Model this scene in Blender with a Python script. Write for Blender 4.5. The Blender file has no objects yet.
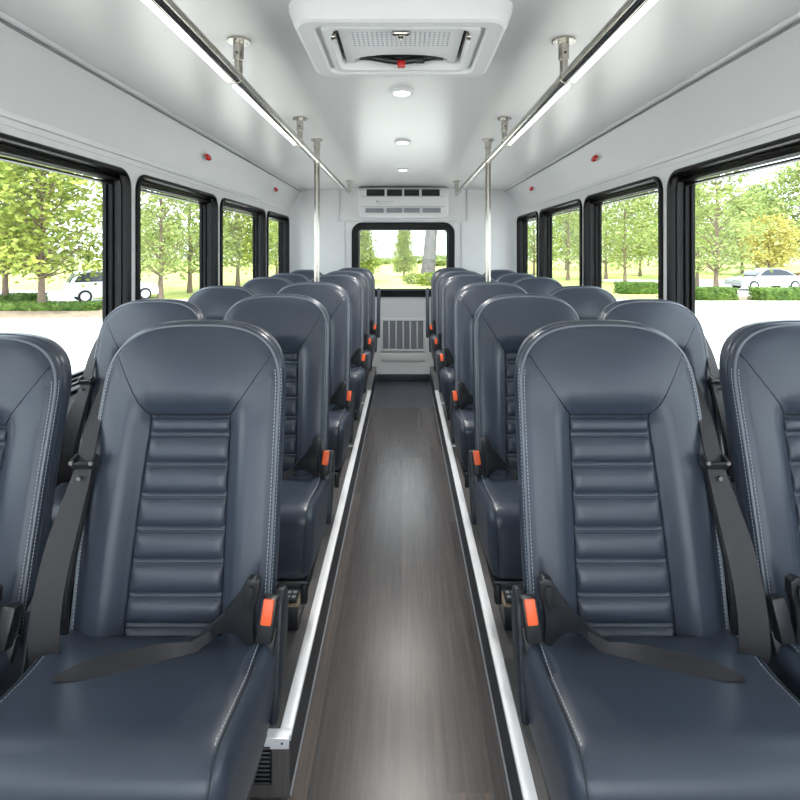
import bpy, bmesh, math, random
import numpy as np
from mathutils import Vector, Matrix
random.seed(7)
rng = np.random.default_rng(11)
sc = bpy.context.scene
COL = sc.collection
PI = math.pi
CAMZ = 1.40
GZ = -0.80           # ground outside, the bus floor is z = 0

# ------------------------------------------------------------------ helpers
def s2l(c):
    return tuple(((v / 255) / 12.92 if v / 255 <= .04045 else ((v / 255 + .055) / 1.055) ** 2.4) for v in c)

def tag(o, label=None, cat=None, group=None, kind=None):
    if label: o['label'] = label
    if cat: o['category'] = cat
    if group: o['group'] = group
    if kind: o['kind'] = kind
    return o

def empty(name, loc, label, cat, group=None, rz=0):
    o = bpy.data.objects.new(name, None)
    COL.objects.link(o)
    o.empty_display_size = .1
    o.location = loc
    o.rotation_euler = (0, 0, rz)
    return tag(o, label, cat, group)

def copy_tree(o, parent=None):
    c = o.copy()
    COL.objects.link(c)
    if parent is not None: c.parent = parent
    for ch in list(o.children): copy_tree(ch, c)
    return c

class MB:
    """collects shapes in one bmesh"""
    def __init__(self): self.bm = bmesh.new()
    def add(self, verts, faces):
        vs = [self.bm.verts.new(v) for v in verts]
        for f in faces:
            try: self.bm.faces.new([vs[i] for i in f])
            except ValueError: pass
        return vs
    def box(self, c, s, r=0, seg=2, rot=None):
        m = Matrix.Translation(c)
        if rot is not None: m = m @ rot.to_4x4()
        b = bmesh.new()
        bmesh.ops.create_cube(b, size=1, matrix=Matrix.Diagonal((s[0], s[1], s[2], 1)))
        if r > 0:
            bmesh.ops.bevel(b, geom=list(b.edges), offset=min(r, .49 * min(s)), segments=seg, profile=.5, affect='EDGES')
        bmesh.ops.transform(b, matrix=m, verts=b.verts)
        self.merge(b)
        return self
    def merge(self, b):
        b.verts.index_update()
        self.add([v.co.copy() for v in b.verts], [[v.index for v in f.verts] for f in b.faces])
        b.free()
    def tube(self, pts, r, n=12, cap=True, closed=False):
        pts = [Vector(p) for p in pts]
        N = len(pts)
        rad = r if isinstance(r, (list, tuple)) else [r] * N
        tang = []
        for i in range(N):
            a = pts[(i - 1) % N] if (closed or i > 0) else pts[i]
            b = pts[(i + 1) % N] if (closed or i < N - 1) else pts[i]
            tang.append((b - a).normalized())
        ref = Vector((0, 0, 1)) if abs(tang[0].z) < .9 else Vector((1, 0, 0))
        nx = tang[0].cross(ref).normalized()
        verts, faces = [], []
        for i in range(N):
            nx = (nx - tang[i] * nx.dot(tang[i]))
            if nx.length < 1e-6: nx = tang[i].orthogonal()
            nx.normalize()
            ny = tang[i].cross(nx)
            for k in range(n):
                a = 2 * PI * k / n
                verts.append(pts[i] + (nx * math.cos(a) + ny * math.sin(a)) * rad[i])
        for i in range(N if closed else N - 1):
            j = (i + 1) % N
            for k in range(n):
                l = (k + 1) % n
                faces.append((i * n + k, i * n + l, j * n + l, j * n + k))
        if cap and not closed:
            faces.append(tuple(range(n))[::-1])
            faces.append(tuple((N - 1) * n + k for k in range(n)))
        self.add(verts, faces)
        return self
    def cyl(self, a, b, r, n=16, r2=None):
        return self.tube([a, b], [r, r if r2 is None else r2], n)
    def lathe(self, c, prof, n=24, axis='z'):
        verts, faces = [], []
        for (r, h) in prof:
            for k in range(n):
                a = 2 * PI * k / n
                p = (r * math.cos(a), r * math.sin(a), h)
                if axis == 'x': p = (p[2], p[0], p[1])
                if axis == 'y': p = (p[1], p[2], p[0])
                verts.append(Vector(c) + Vector(p))
        for i in range(len(prof) - 1):
            for k in range(n):
                l = (k + 1) % n
                faces.append((i * n + k, i * n + l, (i + 1) * n + l, (i + 1) * n + k))
        faces.append(tuple(range(n))[::-1])
        faces.append(tuple((len(prof) - 1) * n + k for k in range(n)))
        self.add(verts, faces)
        return self
    def ribbon(self, pts, sides, width, thick):
        """flat strap: pts, direction across, width (number or list)"""
        N = len(pts)
        W = width if isinstance(width, (list, tuple)) else [width] * N
        verts, faces = [], []
        for i in range(N):
            p = Vector(pts[i])
            t = (Vector(pts[min(i + 1, N - 1)]) - Vector(pts[max(i - 1, 0)])).normalized()
            s = Vector(sides[i] if isinstance(sides[0], (list, tuple)) else sides)
            s = (s - t * s.dot(t)).normalized()
            nn = t.cross(s)
            for (a, b) in ((-1, -1), (1, -1), (1, 1), (-1, 1)):
                verts.append(p + s * a * W[i] / 2 + nn * b * thick / 2)
        for i in range(N - 1):
            for k in range(4):
                l = (k + 1) % 4
                faces.append((i * 4 + k, i * 4 + l, i * 4 + 4 + l, i * 4 + 4 + k))
        faces.append((3, 2, 1, 0)); faces.append(tuple((N - 1) * 4 + k for k in range(4)))
        self.add(verts, faces)
        return self
    def loft(self, rings, closed_ends=False):
        n = len(rings[0])
        verts = [p for r in rings for p in r]
        faces = []
        for i in range(len(rings) - 1):
            for k in range(n):
                l = (k + 1) % n
                faces.append((i * n + k, i * n + l, (i + 1) * n + l, (i + 1) * n + k))
        if closed_ends:
            faces.append(tuple(range(n))[::-1]); faces.append(tuple((len(rings) - 1) * n + k for k in range(n)))
        self.add(verts, faces)
        return self
    def prism(self, poly, fn, t, bev=0):
        """poly of 2D points -> fn(a, b, c) with c in (0, t)"""
        n = len(poly)
        verts = [fn(a, b, 0) for a, b in poly] + [fn(a, b, t) for a, b in poly]
        faces = [tuple(range(n))[::-1], tuple(range(n, 2 * n))]
        for k in range(n):
            l = (k + 1) % n
            faces.append((k, l, n + l, n + k))
        b = bmesh.new()
        vs = [b.verts.new(v) for v in verts]
        for f in faces: b.faces.new([vs[i] for i in f])
        bmesh.ops.recalc_face_normals(b, faces=b.faces)
        if bev > 0:
            bmesh.ops.bevel(b, geom=[e for e in b.edges], offset=bev, segments=2, profile=.5, affect='EDGES')
        bmesh.ops.triangulate(b, faces=[f for f in b.faces if len(f.verts) > 4])
        self.merge(b)
        return self
    def build(self, name, mat, parent=None, mirror=False, sharp=35, smooth=True, recalc=True, loc=None):
        bm = self.bm
        if mirror:
            for v in bm.verts: v.co.x = -v.co.x
            bmesh.ops.reverse_faces(bm, faces=bm.faces)
        if recalc: bmesh.ops.recalc_face_normals(bm, faces=bm.faces)
        me = bpy.data.meshes.new(name)
        bm.to_mesh(me); bm.free()
        me.materials.append(mat)
        if smooth:
            for p in me.polygons: p.use_smooth = True
            me.set_sharp_from_angle(angle=math.radians(sharp))
        o = bpy.data.objects.new(name, me)
        COL.objects.link(o)
        if parent is not None: o.parent = parent
        if loc is not None: o.location = loc
        return o

def rrect(x0, x1, z0, z1, r, n=8):
    pts = []
    for cx, cz, a0 in ((x1 - r, z1 - r, 0), (x0 + r, z1 - r, 90), (x0 + r, z0 + r, 180), (x1 - r, z0 + r, 270)):
        for k in range(n + 1):
            a = math.radians(a0 + 90 * k / n)
            pts.append((cx + r * math.cos(a), cz + r * math.sin(a)))
    return pts

# ------------------------------------------------------------------ materials
class Nodes:
    def __init__(self, name):
        self.m = bpy.data.materials.new(name); self.m.use_nodes = True
        self.t = self.m.node_tree
        self.b = self.t.nodes['Principled BSDF']
        self.out = self.t.nodes['Material Output']
    def n(self, typ, **kw):
        x = self.t.nodes.new(typ)
        for k, v in kw.items(): setattr(x, k, v)
        return x
    def l(self, a, b): self.t.links.new(a, b)
    def coord(self, scale=(1, 1, 1), out='Object'):
        c = self.n('ShaderNodeTexCoord'); m = self.n('ShaderNodeMapping')
        m.inputs['Scale'].default_value = scale
        self.l(c.outputs[out], m.inputs['Vector'])
        return m.outputs['Vector']
    def noise(self, vec, scale, detail=3, rough=.5):
        x = self.n('ShaderNodeTexNoise')
        x.inputs['Scale'].default_value = scale; x.inputs['Detail'].default_value = detail
        x.inputs['Roughness'].default_value = rough
        if vec is not None: self.l(vec, x.inputs['Vector'])
        return x.outputs['Fac']
    def ramp(self, fac, stops):
        r = self.n('ShaderNodeValToRGB')
        e = r.color_ramp.elements
        while len(e) < len(stops): e.new(.5)
        for i, (p, c) in enumerate(stops):
            e[i].position = p; e[i].color = (*c, 1)
        self.l(fac, r.inputs['Fac'])
        return r.outputs['Color']
    def bump(self, fac, strength, dist=.01):
        b = self.n('ShaderNodeBump')
        b.inputs['Strength'].default_value = strength; b.inputs['Distance'].default_value = dist
        self.l(fac, b.inputs['Height']); self.l(b.outputs['Normal'], self.b.inputs['Normal'])

def mat(name, col, rough=.5, metal=0, var=.06, nscale=8, bump=0, bscale=200, spec=.5, coat=0):
    N = Nodes(name)
    c = s2l(col) if max(col) > 1 else col
    v = N.coord()
    f = N.noise(v, nscale)
    lo = tuple(x * (1 - var) for x in c); hi = tuple(min(1, x * (1 + var)) for x in c)
    N.l(N.ramp(f, [(.3, lo), (.7, hi)]), N.b.inputs['Base Color'])
    N.b.inputs['Roughness'].default_value = rough
    N.b.inputs['Metallic'].default_value = metal
    N.b.inputs['Specular IOR Level'].default_value = spec
    if coat: N.b.inputs['Coat Weight'].default_value = coat
    if bump: N.bump(N.noise(v, bscale, 2), bump, .002)
    return N.m

M = {}
M['leather'] = mat('slate leather', (54, 61, 73), .32, bump=.12, bscale=420, var=.05, spec=.5)
M['leather_side'] = mat('slate leather gusset', (54, 61, 73), .36, bump=.12, bscale=420, var=.05)
M['piping'] = mat('slate piping edge glint', (112, 118, 126), .3)  # lightened above the leather to carry bright light reflected along the edges
M['stitch'] = mat('grey thread', (165, 172, 180), .7)
M['rib_stitch'] = mat('dim grey thread', (104, 110, 120), .7)
M['cushion_seam'] = mat('cushion seam leather', (40, 46, 55), .45)
M['seam'] = mat('dark seam', (22, 25, 30), .6)
M['plastic'] = mat('black plastic', (27, 28, 31), .38, bump=.05)
M['shield'] = mat('charcoal seat shield', (38, 43, 50), .42, bump=.05)
M['webbing'] = mat('charcoal webbing', (38, 36, 38), .55, bump=.5, bscale=600)
M['orange'] = mat('orange button', (238, 98, 52), .4)
M['chrome'] = mat('polished steel', (172, 168, 160), .18, metal=1, var=.03)
M['alu'] = mat('brushed aluminium', (236, 237, 240), .35, metal=.1, var=.02)
M['white_wall'] = mat('white wall panel', (217, 217, 218), .38, var=.015)
M['ceiling'] = mat('white ceiling panel', (208, 207, 206), .28, var=.02, nscale=2)
M['cove'] = mat('pale grey cove panel', (207, 207, 208), .38, var=.02, nscale=2)
M['gap'] = mat('grey joint', (140, 140, 142), .6)
M['rubber'] = mat('black window rubber', (6, 6, 7), .35, var=.1, spec=.22)
M['white_plastic'] = mat('white plastic', (214, 214, 214), .4, var=.01)
M['dark'] = mat('dark recess', (20, 21, 24), .6)
M['grille_grey'] = mat('grey mesh', (160, 165, 172), .6)
M['slat'] = mat('grey slat', (132, 137, 144), .6)
M['red'] = mat('red lens', (190, 26, 20), .2)
M['darkbase'] = mat('dark base strip', (48, 52, 60), .45)
M['tan'] = mat('tan rim', (150, 128, 100), .5)

def emis(name, col, strength):
    N = Nodes(name)
    e = N.n('ShaderNodeEmission')
    e.inputs['Color'].default_value = (*col, 1); e.inputs['Strength'].default_value = strength
    N.l(e.outputs[0], N.out.inputs['Surface'])
    return N.m
M['led'] = emis('white light strip', (1, .985, .96), 5)
M['lamp'] = emis('ceiling lamp diffuser', (1, .97, .92), 14)

def glass():
    N = Nodes('window glass')
    t = N.n('ShaderNodeBsdfTransparent'); t.inputs['Color'].default_value = (.95, .965, .96, 1)
    g = N.n('ShaderNodeBsdfGlossy'); g.inputs['Roughness'].default_value = .01
    lw = N.n('ShaderNodeLayerWeight'); lw.inputs['Blend'].default_value = .5
    pw = N.n('ShaderNodeMath', operation='POWER'); N.l(lw.outputs['Facing'], pw.inputs[0]); pw.inputs[1].default_value = 5
    fr = N.n('ShaderNodeMath', operation='MULTIPLY_ADD'); N.l(pw.outputs[0], fr.inputs[0]); fr.inputs[1].default_value = .35; fr.inputs[2].default_value = .015
    mx = N.n('ShaderNodeMixShader')
    N.l(fr.outputs[0], mx.inputs[0]); N.l(t.outputs[0], mx.inputs[1]); N.l(g.outputs[0], mx.inputs[2])
    N.l(mx.outputs[0], N.out.inputs['Surface'])
    return N.m
M['glass'] = glass()

def wood(name, stops, plank=.12, rough=.27):
    N = Nodes(name)
    tc = N.n('ShaderNodeTexCoord')
    sep = N.n('ShaderNodeSeparateXYZ'); N.l(tc.outputs['Object'], sep.inputs[0])
    def math_(op, a, b=None):
        x = N.n('ShaderNodeMath', operation=op)
        for i, q in enumerate((a, b)):
            if q is None: continue
            if isinstance(q, (int, float)): x.inputs[i].default_value = q
            else: N.l(q, x.inputs[i])
        return x.outputs[0]
    pid = math_('FLOOR', math_('DIVIDE', sep.outputs['X'], plank))
    off = math_('MULTIPLY', math_('FRACT', math_('MULTIPLY', pid, .618)), 1.2)
    lid = math_('FLOOR', math_('DIVIDE', math_('ADD', sep.outputs['Y'], math_('MULTIPLY', off, 3)), 3.6))
    comb = N.n('ShaderNodeCombineXYZ')
    N.l(pid, comb.inputs[0]); N.l(lid, comb.inputs[1])
    wn = N.n('ShaderNodeTexWhiteNoise', noise_dimensions='2D'); N.l(comb.outputs[0], wn.inputs['Vector'])
    # grain
    m = N.n('ShaderNodeMapping'); m.inputs['Scale'].default_value = (34, 1.3, 1)
    N.l(tc.outputs['Object'], m.inputs['Vector'])
    add = N.n('ShaderNodeVectorMath', operation='ADD'); N.l(m.outputs[0], add.inputs[0]); N.l(wn.outputs['Color'], add.inputs[1])
    g1 = N.noise(add.outputs[0], 2.2, 6, .65)
    m2 = N.n('ShaderNodeMapping'); m2.inputs['Scale'].default_value = (160, 5, 1)
    N.l(tc.outputs['Object'], m2.inputs['Vector'])
    g2 = N.noise(m2.outputs[0], 2.0, 4, .7)
    fac = math_('ADD', math_('MULTIPLY', g1, .48), math_('ADD', math_('MULTIPLY', g2, .3), math_('MULTIPLY', wn.outputs['Value'], .22)))
    colr = N.ramp(fac, stops)
    N.l(colr, N.b.inputs['Base Color'])
    N.b.inputs['Roughness'].default_value = rough
    N.bump(g2, .08, .002)
    return N.m
M['floor'] = wood('grey brown wood vinyl', [(.28, s2l((50, 47, 47))), (.48, s2l((74, 70, 70))), (.60, s2l((87, 82, 80))), (.74, s2l((112, 96, 83)))])
M['platform'] = wood('dark grey wood vinyl', [(.3, s2l((66, 64, 64))), (.5, s2l((94, 91, 91))), (.75, s2l((120, 116, 113)))], rough=.36)
M['rear_floor'] = wood('slate vinyl', [(.3, s2l((52, 56, 64))), (.7, s2l((76, 80, 88)))], rough=.38)

# ------------------------------------------------------------------ bus shell
Y0, Y1 = -1.5, 5.70
XW = 1.20
ZC = CAMZ + .66
def ceil_z(x): return ZC - .025 * (x / 1.08) ** 2
COVE_TOP = (1.08, ceil_z(1.08))
COVE_BOT = (XW, CAMZ + .416)

def struct(o): o['kind'] = 'structure'; return o

m = MB().box((0, (Y0 + 4.75) / 2, -.03), (2 * XW + .2, 4.75 - Y0, .06)); struct(m.build('floor', M['floor']))
m = MB().box((0, (4.75 + Y1) / 2, -.03), (2 * XW + .2, Y1 - 4.75, .06)); struct(m.build('floor_rear', M['rear_floor']))

# ceiling
m = MB(); n = 24
ring = [(-1.08 + 2.16 * i / n) for i in range(n + 1)]
prof = [(x, ceil_z(x)) for x in ring] + [(x, ceil_z(x) + .05) for x in ring[::-1]]
m.loft([[(x, Y0, z) for x, z in prof], [(x, Y1, z) for x, z in prof]], True)
struct(m.build('ceiling', M['ceiling']))
# seams across the ceiling
for y in (2.0, 3.25, 4.4):
    pass
for sg, side in ((-1, 'left'), (1, 'right')):
    # cove panel, gently curved
    m = MB(); prof = []
    for k in range(9):
        t = k / 8
        x = COVE_TOP[0] + (COVE_BOT[0] - COVE_TOP[0]) * t; z = COVE_TOP[1] + (COVE_BOT[1] - COVE_TOP[1]) * t
        b = .012 * math.sin(PI * t)
        prof.append((x + b, z + b * .4))
    prof2 = [(x + .03, z + .03) for x, z in prof[::-1]]
    pp = prof + prof2
    m.loft([[(sg * x, Y0, z) for x, z in pp], [(sg * x, Y1, z) for x, z in pp]], True)
    struct(m.build('wall_cove_' + side, M['cove']))
    # mouldings along the crease: a raised bead and a shadow joint
    m = MB(); cx, cz = COVE_TOP
    m.tube([(sg * (cx - .010), Y0, cz - .002), (sg * (cx - .010), Y1, cz - .002)], .010, 8)
    struct(m.build('trim_crease_' + side, M['cove']))
    m = MB(); m.box((sg * (cx + .006), (Y0 + Y1) / 2, cz - .012), (.007, Y1 - Y0, .007)); struct(m.build('trim_joint_' + side, M['gap']))
    m = MB(); m.box((sg * (XW - .004), (Y0 + Y1) / 2, COVE_BOT[1] - .004), (.014, Y1 - Y0, .022), .004)
    m.box((sg * (XW - .001), (Y0 + Y1) / 2, COVE_BOT[1] - .035), (.006, Y1 - Y0, .006))
    struct(m.build('trim_window_head_' + side, M['white_wall']))

# walls with rounded window holes
def holed_wall(name, outer, holes, fn, thick, material):
    """outer/holes: 2D loops; fn(a, b, c) maps to 3D, c is 0 (inside) or thick"""
    b = bmesh.new()
    loops = []
    for lp in [outer] + holes:
        vs = [b.verts.new((p[0], p[1], 0)) for p in lp]
        for i in range(len(vs)): b.edges.new((vs[i], vs[(i + 1) % len(vs)]))
    bmesh.ops.triangle_fill(b, use_beauty=True, use_dissolve=False, edges=list(b.edges))
    b.verts.index_update()
    co = [v.co.copy() for v in b.verts]; fs = [[v.index for v in f.verts] for f in b.faces]
    b.free()
    m = MB(); N = len(co)
    verts = [fn(c.x, c.y, 0) for c in co] + [fn(c.x, c.y, thick) for c in co]
    faces = list(fs) + [[i + N for i in f[::-1]] for f in fs]
    i0 = 0
    for lp in [outer] + holes:
        L = len(lp)
        for k in range(L):
            a, c = i0 + k, i0 + (k + 1) % L
            faces.append([a, c, c + N, a + N])
        i0 += L
    m.add(verts, faces)
    return struct(m.build(name, material))

WZ0, WZ1 = CAMZ - .525, CAMZ + .348
WINS = {-1: [(-1.40, -.42), (-.35, .97), (1.04, 2.34), (2.40, 3.43), (3.50, 4.62), (4.69, 5.56)],  # first entry per side: unseen window added to brighten the front cushions
        1: [(-1.40, -.42), (-.35, .97), (1.04, 2.39), (2.45, 3.50), (3.56, 4.65), (4.72, 5.57)]}
FR = .022
side_outer = [(Y0, -.06), (Y1 + .08, -.06), (Y1 + .08, COVE_BOT[1] + .03), (Y0, COVE_BOT[1] + .03)]
wn = 0
def frame_rings(x0, x1, z0, z1, r, prof, fn):
    rings = []
    for ins, dep in prof:
        rings.append([fn(a, b, dep) for a, b in rrect(x0 + ins, x1 - ins, z0 + ins, z1 - ins, max(.012, r - ins), 8)])
    return rings
PROF = [(.0, .004), (-.002, -.010), (.004, -.016), (.016, -.016), (.020, -.008), (.020, .018), (.027, .018), (.027, .03),
        (.020, .034), (.020, .052), (.030, .054), (.032, .060), (.026, .064), (.026, .076), (.038, .078), (.040, .092), (.0, .092), (.0, .004)]
for sg, side in ((-1, 'left'), (1, 'right')):
    fn = lambda a, b, c, sg=sg: (sg * (XW + c), a, b)
    holes = [rrect(a + .008, b - .008, WZ0 + .008, WZ1 - .008, .072, 8) for a, b in WINS[sg]]
    holed_wall('wall_' + side, side_outer, holes, fn, .09, M['white_wall'])
    for a, b in WINS[sg]:
        wn += 1
        m = MB().loft(frame_rings(a, b, WZ0, WZ1, .08, PROF, fn))
        w = m.build('window_%d' % wn, M['rubber'], sharp=30); struct(w)
        m = MB().prism(rrect(a + .03, b - .03, WZ0 + .03, WZ1 - .03, .05, 6), lambda p, q, c, sg=sg: (sg * (XW + .081 + c), p, q), .005)
        m.build('pane', M['glass'], w, smooth=False)
        # slider rails across the frame head
        m = MB().box((sg * (XW + .045), (a + b) / 2, WZ1 - .043), (.05, b - a - .07, .012), .003)
        m.box((sg * (XW + .06), (a + b) / 2, WZ1 - .06), (.03, b - a - .07, .008), .002)
        m.build('slider_rail', M['rubber'], w)

# unseen bulkhead added behind the camera to cut front light, with a windscreen opening
fnf = lambda a, b, c: (a, Y0 - c, b)
holed_wall('wall_front_baffle', [(-XW - .08, -.06), (XW + .08, -.06), (XW + .08, ZC + .06), (-XW - .08, ZC + .06)],
           [rrect(-1.12, 1.12, .42, 1.98, .12, 8)], fnf, .06, M['white_wall'])
# back wall
fnb = lambda a, b, c: (a, Y1 + c, b)
BW = (-.545, .545, .905, 1.69)
holed_wall('wall_back', [(-XW - .08, -.06), (XW + .08, -.06), (XW + .08, ZC + .06), (-XW - .08, ZC + .06)],
           [rrect(BW[0] + .01, BW[1] - .01, BW[2] + .01, BW[3] - .01, .095, 8)], fnb, .08, M['white_wall'])
PB = [(.0, .004), (-.004, -.014), (.004, -.022), (.06, -.022), (.068, -.014), (.070, .02), (.078, .022), (.080, .07), (.0, .07), (.0, .004)]
wn += 1
w = struct(MB().loft(frame_rings(*BW, .11, PB, fnb)).build('window_%d' % wn, M['rubber'], sharp=30))
MB().prism(rrect(BW[0] + .07, BW[1] - .07, BW[2] + .07, BW[3] - .07, .05, 6), lambda p, q, c: (p, Y1 + .05 + c, q), .005).build('pane', M['glass'], w, smooth=False)
# back wall panel joints
m = MB()
for sx in (-1, 1):
    m.box((sx * .625, Y1 - .004, .86), (.012, .016, 1.66), .003)
    m.box((sx * .685, Y1 - .004, 1.87), (.012, .016, .34), .003)
m.box((0, Y1 - .004, 1.705), (1.40, .018, .014), .003)
struct(m.build('trim_back_wall', M['cove']))
for sg, side in ((-1, 'left'), (1, 'right')):   # curved corner panels
    m = MB(); R = .11; prof = []
    for k in range(9):
        a = PI / 2 * k / 8
        prof.append((XW - R + R * math.cos(a), Y1 - R + R * math.sin(a)))
    prof.append((XW + .02, Y1 + .02)); prof.append((XW + .02, Y1 - R))
    m.loft([[(sg * x, y, .0) for x, y in prof], [(sg * x, y, ZC) for x, y in prof]], True)
    struct(m.build('wall_corner_' + side, M['white_wall']))
m = MB().box((0, Y1 - .008, .0375), (.566, .03, .075), .004); struct(m.build('baseboard_back', M['darkbase']))

# ------------------------------------------------------------------ raised platforms
PX, PZ = .284, .155
def platform(side, sg, y0, label):
    e = empty('seat_platform', (sg * .75, y0, 0), label, 'platform')
    def L(p): return (p[0] - sg * .75, p[1] - y0, p[2])
    yy = Y1 - y0
    MB().box(L((sg * (PX + XW) / 2, (y0 + Y1) / 2, PZ - .01)), (XW - PX - .004, yy - .004, .02)).build('vinyl_top', M['platform'], e)
    MB().box(L((sg * (PX + .012), (y0 + .01 + Y1) / 2, (PZ - .022) / 2)), (.02, yy - .02, PZ - .022)).build('riser_panel', M['darkbase'], e)
    ye = 4.74
    m = MB()
    m.box(L((sg * (PX + .0135), (y0 + ye) / 2, PZ - .002)), (.030, ye - y0, .006), .001)
    m.box(L((sg * (PX - .001), (y0 + ye) / 2, PZ - .006)), (.004, ye - y0, .014), .001)
    m.box(L((sg * (PX + .04), ye - .012, PZ - .002)), (.085, .024, .006), .001)
    m.build('edge_trim', M['alu'], e)
    for yc in (3.386, 4.34):
        MB().box(L((sg * (PX + .07), yc, PZ - .002)), (.085, .024, .006), .001).build('cross_strip', M['alu'], e)
    MB().box(L((sg * (PX - .002), (y0 + Y1) / 2, .002)), (.005, yy, .004), .001).build('floor_strip', M['slat'], e)
    # end panel
    MB().box(L((sg * (PX + XW) / 2, y0 + .004, (PZ - .03) / 2)), (XW - PX - .004, .012, PZ - .03)).build('end_panel', M['platform'], e)
    m = MB()
    m.box(L((sg * (PX + .30), y0 + .006, PZ - .0018)), (.6, .03, .006), .001)
    m.box(L((sg * (PX + .30), y0 - .004, PZ - .013)), (.6, .005, .030), .001)
    m.build('end_trim', M['alu'], e)
    v = MB().box(L((sg * (PX + .082), y0 - .003, .088)), (.075, .006, .105), .001).build('vent', M['dark'], e)
    for k in range(9):
        MB().box(L((sg * (PX + .082), y0 - .008, .044 + k * .011)), (.068, .010, .0035), rot=Matrix.Rotation(-.5, 3, 'X')).build('louvre', M['shield'], v)
    MB().lathe(L((sg * (PX + .018), y0 - .0065, PZ - .013)), [(.003, -.001), (.003, .0015)], 10, 'y').build('screw', M['dark'], e)
    return e
platform('left', -1, 1.366, 'dark wood-grain seat platform left of the aisle with aluminium edge and louvred end')
platform('right', 1, -.9, 'dark wood-grain seat platform right of the aisle with long aluminium edge')

# ------------------------------------------------------------------ seats
HW = .202
TOPZ, PANZ = 1.076, .877
UP = .46
RIBS = [.38, .413, .474, .529, .592, .653, .718, .779, .840, .877]
T_BACK = .078
def yc(z):
    t = (z - .45) / .63
    return .17 * t - .012 * math.sin(PI * min(max(t, -.1), 1))
def ztop(u):
    p = 2.9
    return TOPZ - .165 * (1 - max(0, 1 - abs(u) ** p) ** (1 / p))
def hw(z):
    return HW + .004 * math.sin((z - .38) / .55 * PI) if z < .93 else HW
# outline from bottom left, up, over the top, down the right side
OUT = []
for k in range(40): OUT.append((-1, .38 + (ztop(1) - .38) * k / 40))
for k in range(81):
    u = -math.cos(PI * k / 80)
    OUT.append((u, ztop(u)))
for k in range(1, 41): OUT.append((1, ztop(1) + (.38 - ztop(1)) * k / 40))
OUT = np.array([(u * hw(z), z) for u, z in OUT])
SEG_A, SEG_B = OUT[:-1], OUT[1:]
def dist_out(x, z):
    p = np.array((x, z)); d = SEG_B - SEG_A
    t = np.clip(((p - SEG_A) * d).sum(1) / np.maximum((d * d).sum(1), 1e-12), 0, 1)
    q = SEG_A + d * t[:, None]
    return float(np.sqrt(((p - q) ** 2).sum(1)).min())
RR = .022
def rnd(d):
    if d >= RR: return 0
    return RR - math.sqrt(max(0, RR * RR - (RR - d) ** 2))
def sm(a, b, x):
    t = min(1, max(0, (x - a) / (b - a))); return t * t * (3 - 2 * t)
def rib_profile(z):
    """0 in the grooves, 1 on the crest of each roll"""
    for a, b in zip(RIBS[:-1], RIBS[1:]):
        if a <= z <= b:
            h = b - a; e = .010
            if z > b - e: return .35 if z < b - .0015 and z > b - e + .0015 else 0   # flat stitched band
            t = (z - a) / (h - e)
            return max(0, 1 - abs(2 * t - 1) ** 3.2)
    return 0
def y_front(x, z, u, d):
    y = yc(z) + rnd(d)
    au = abs(u)
    up = sm(PANZ - .03, PANZ + .05, z)                     # blend into the head rest
    lat = sm(UP - .02, UP + .18, au) * (1 - sm(.80, 1.0, au))
    y += (.026 * (1 - sm(UP - .02, UP + .17, au)) - .005 * lat) * (1 - up)     # channel between the bolsters
    y -= up * .016 * (1 - au ** 2) * math.sin(PI * min(1, max(0, (z - PANZ + .02) / .22)))
    return y
us = [0, .09, .18, .27, .35, .41, .44, .452, .46, .468, .48, .51, .56, .62, .69, .76, .82, .865, .90, .925, .945, .962, .976, .988, .996, 1.0]
US = [-u for u in us[::-1]] + us[1:]
zr = []
for a, b in zip(RIBS[:-1], RIBS[1:]):
    h = b - a; e = .010
    for f in (0, .03, .09, .2, .35, .5, .65, .8, .91, .97): zr.append(a + f * (h - e))
    zr += [b - e, b - e + .002, b - .002]
zr.append(PANZ)
for f in (.012, .03, .06, .12, .2, .3, .4, .5, .6, .7, .78, .85, .9, .94, .965, .983, .994, 1.0): zr.append(PANZ + f * (TOPZ - PANZ))
JP = zr.index(PANZ)
def zmap(z, u):
    au = abs(u); zt = ztop(u)
    if au <= UP: zj = PANZ
    else: zj = min(PANZ + .135 * min(1, (au - UP) / (.88 - UP)) ** 1.1, PANZ + .93 * (zt - PANZ))
    if z <= PANZ: return z + (zj - PANZ) * sm(.50, PANZ, z)
    return zj + (z - PANZ) / (TOPZ - PANZ) * (zt - zj)
def uw(u, z):
    k = 1.07 - .13 * min(1, max(0, (z - .45) / (PANZ - .45)))
    au = abs(u)
    if z > PANZ: k = .94 + .06 * (z - PANZ) / (TOPZ - PANZ)
    v = au * k if au <= UP else k * UP + (1 - k * UP) * (au - UP) / (1 - UP)
    return math.copysign(v, u)
def groove(u, j, d):
    g = 0
    au = abs(u)
    if j <= JP and abs(au - UP) < .001: g = .007
    if j == JP and au <= .93: g = max(g, .006)
    return g

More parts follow.
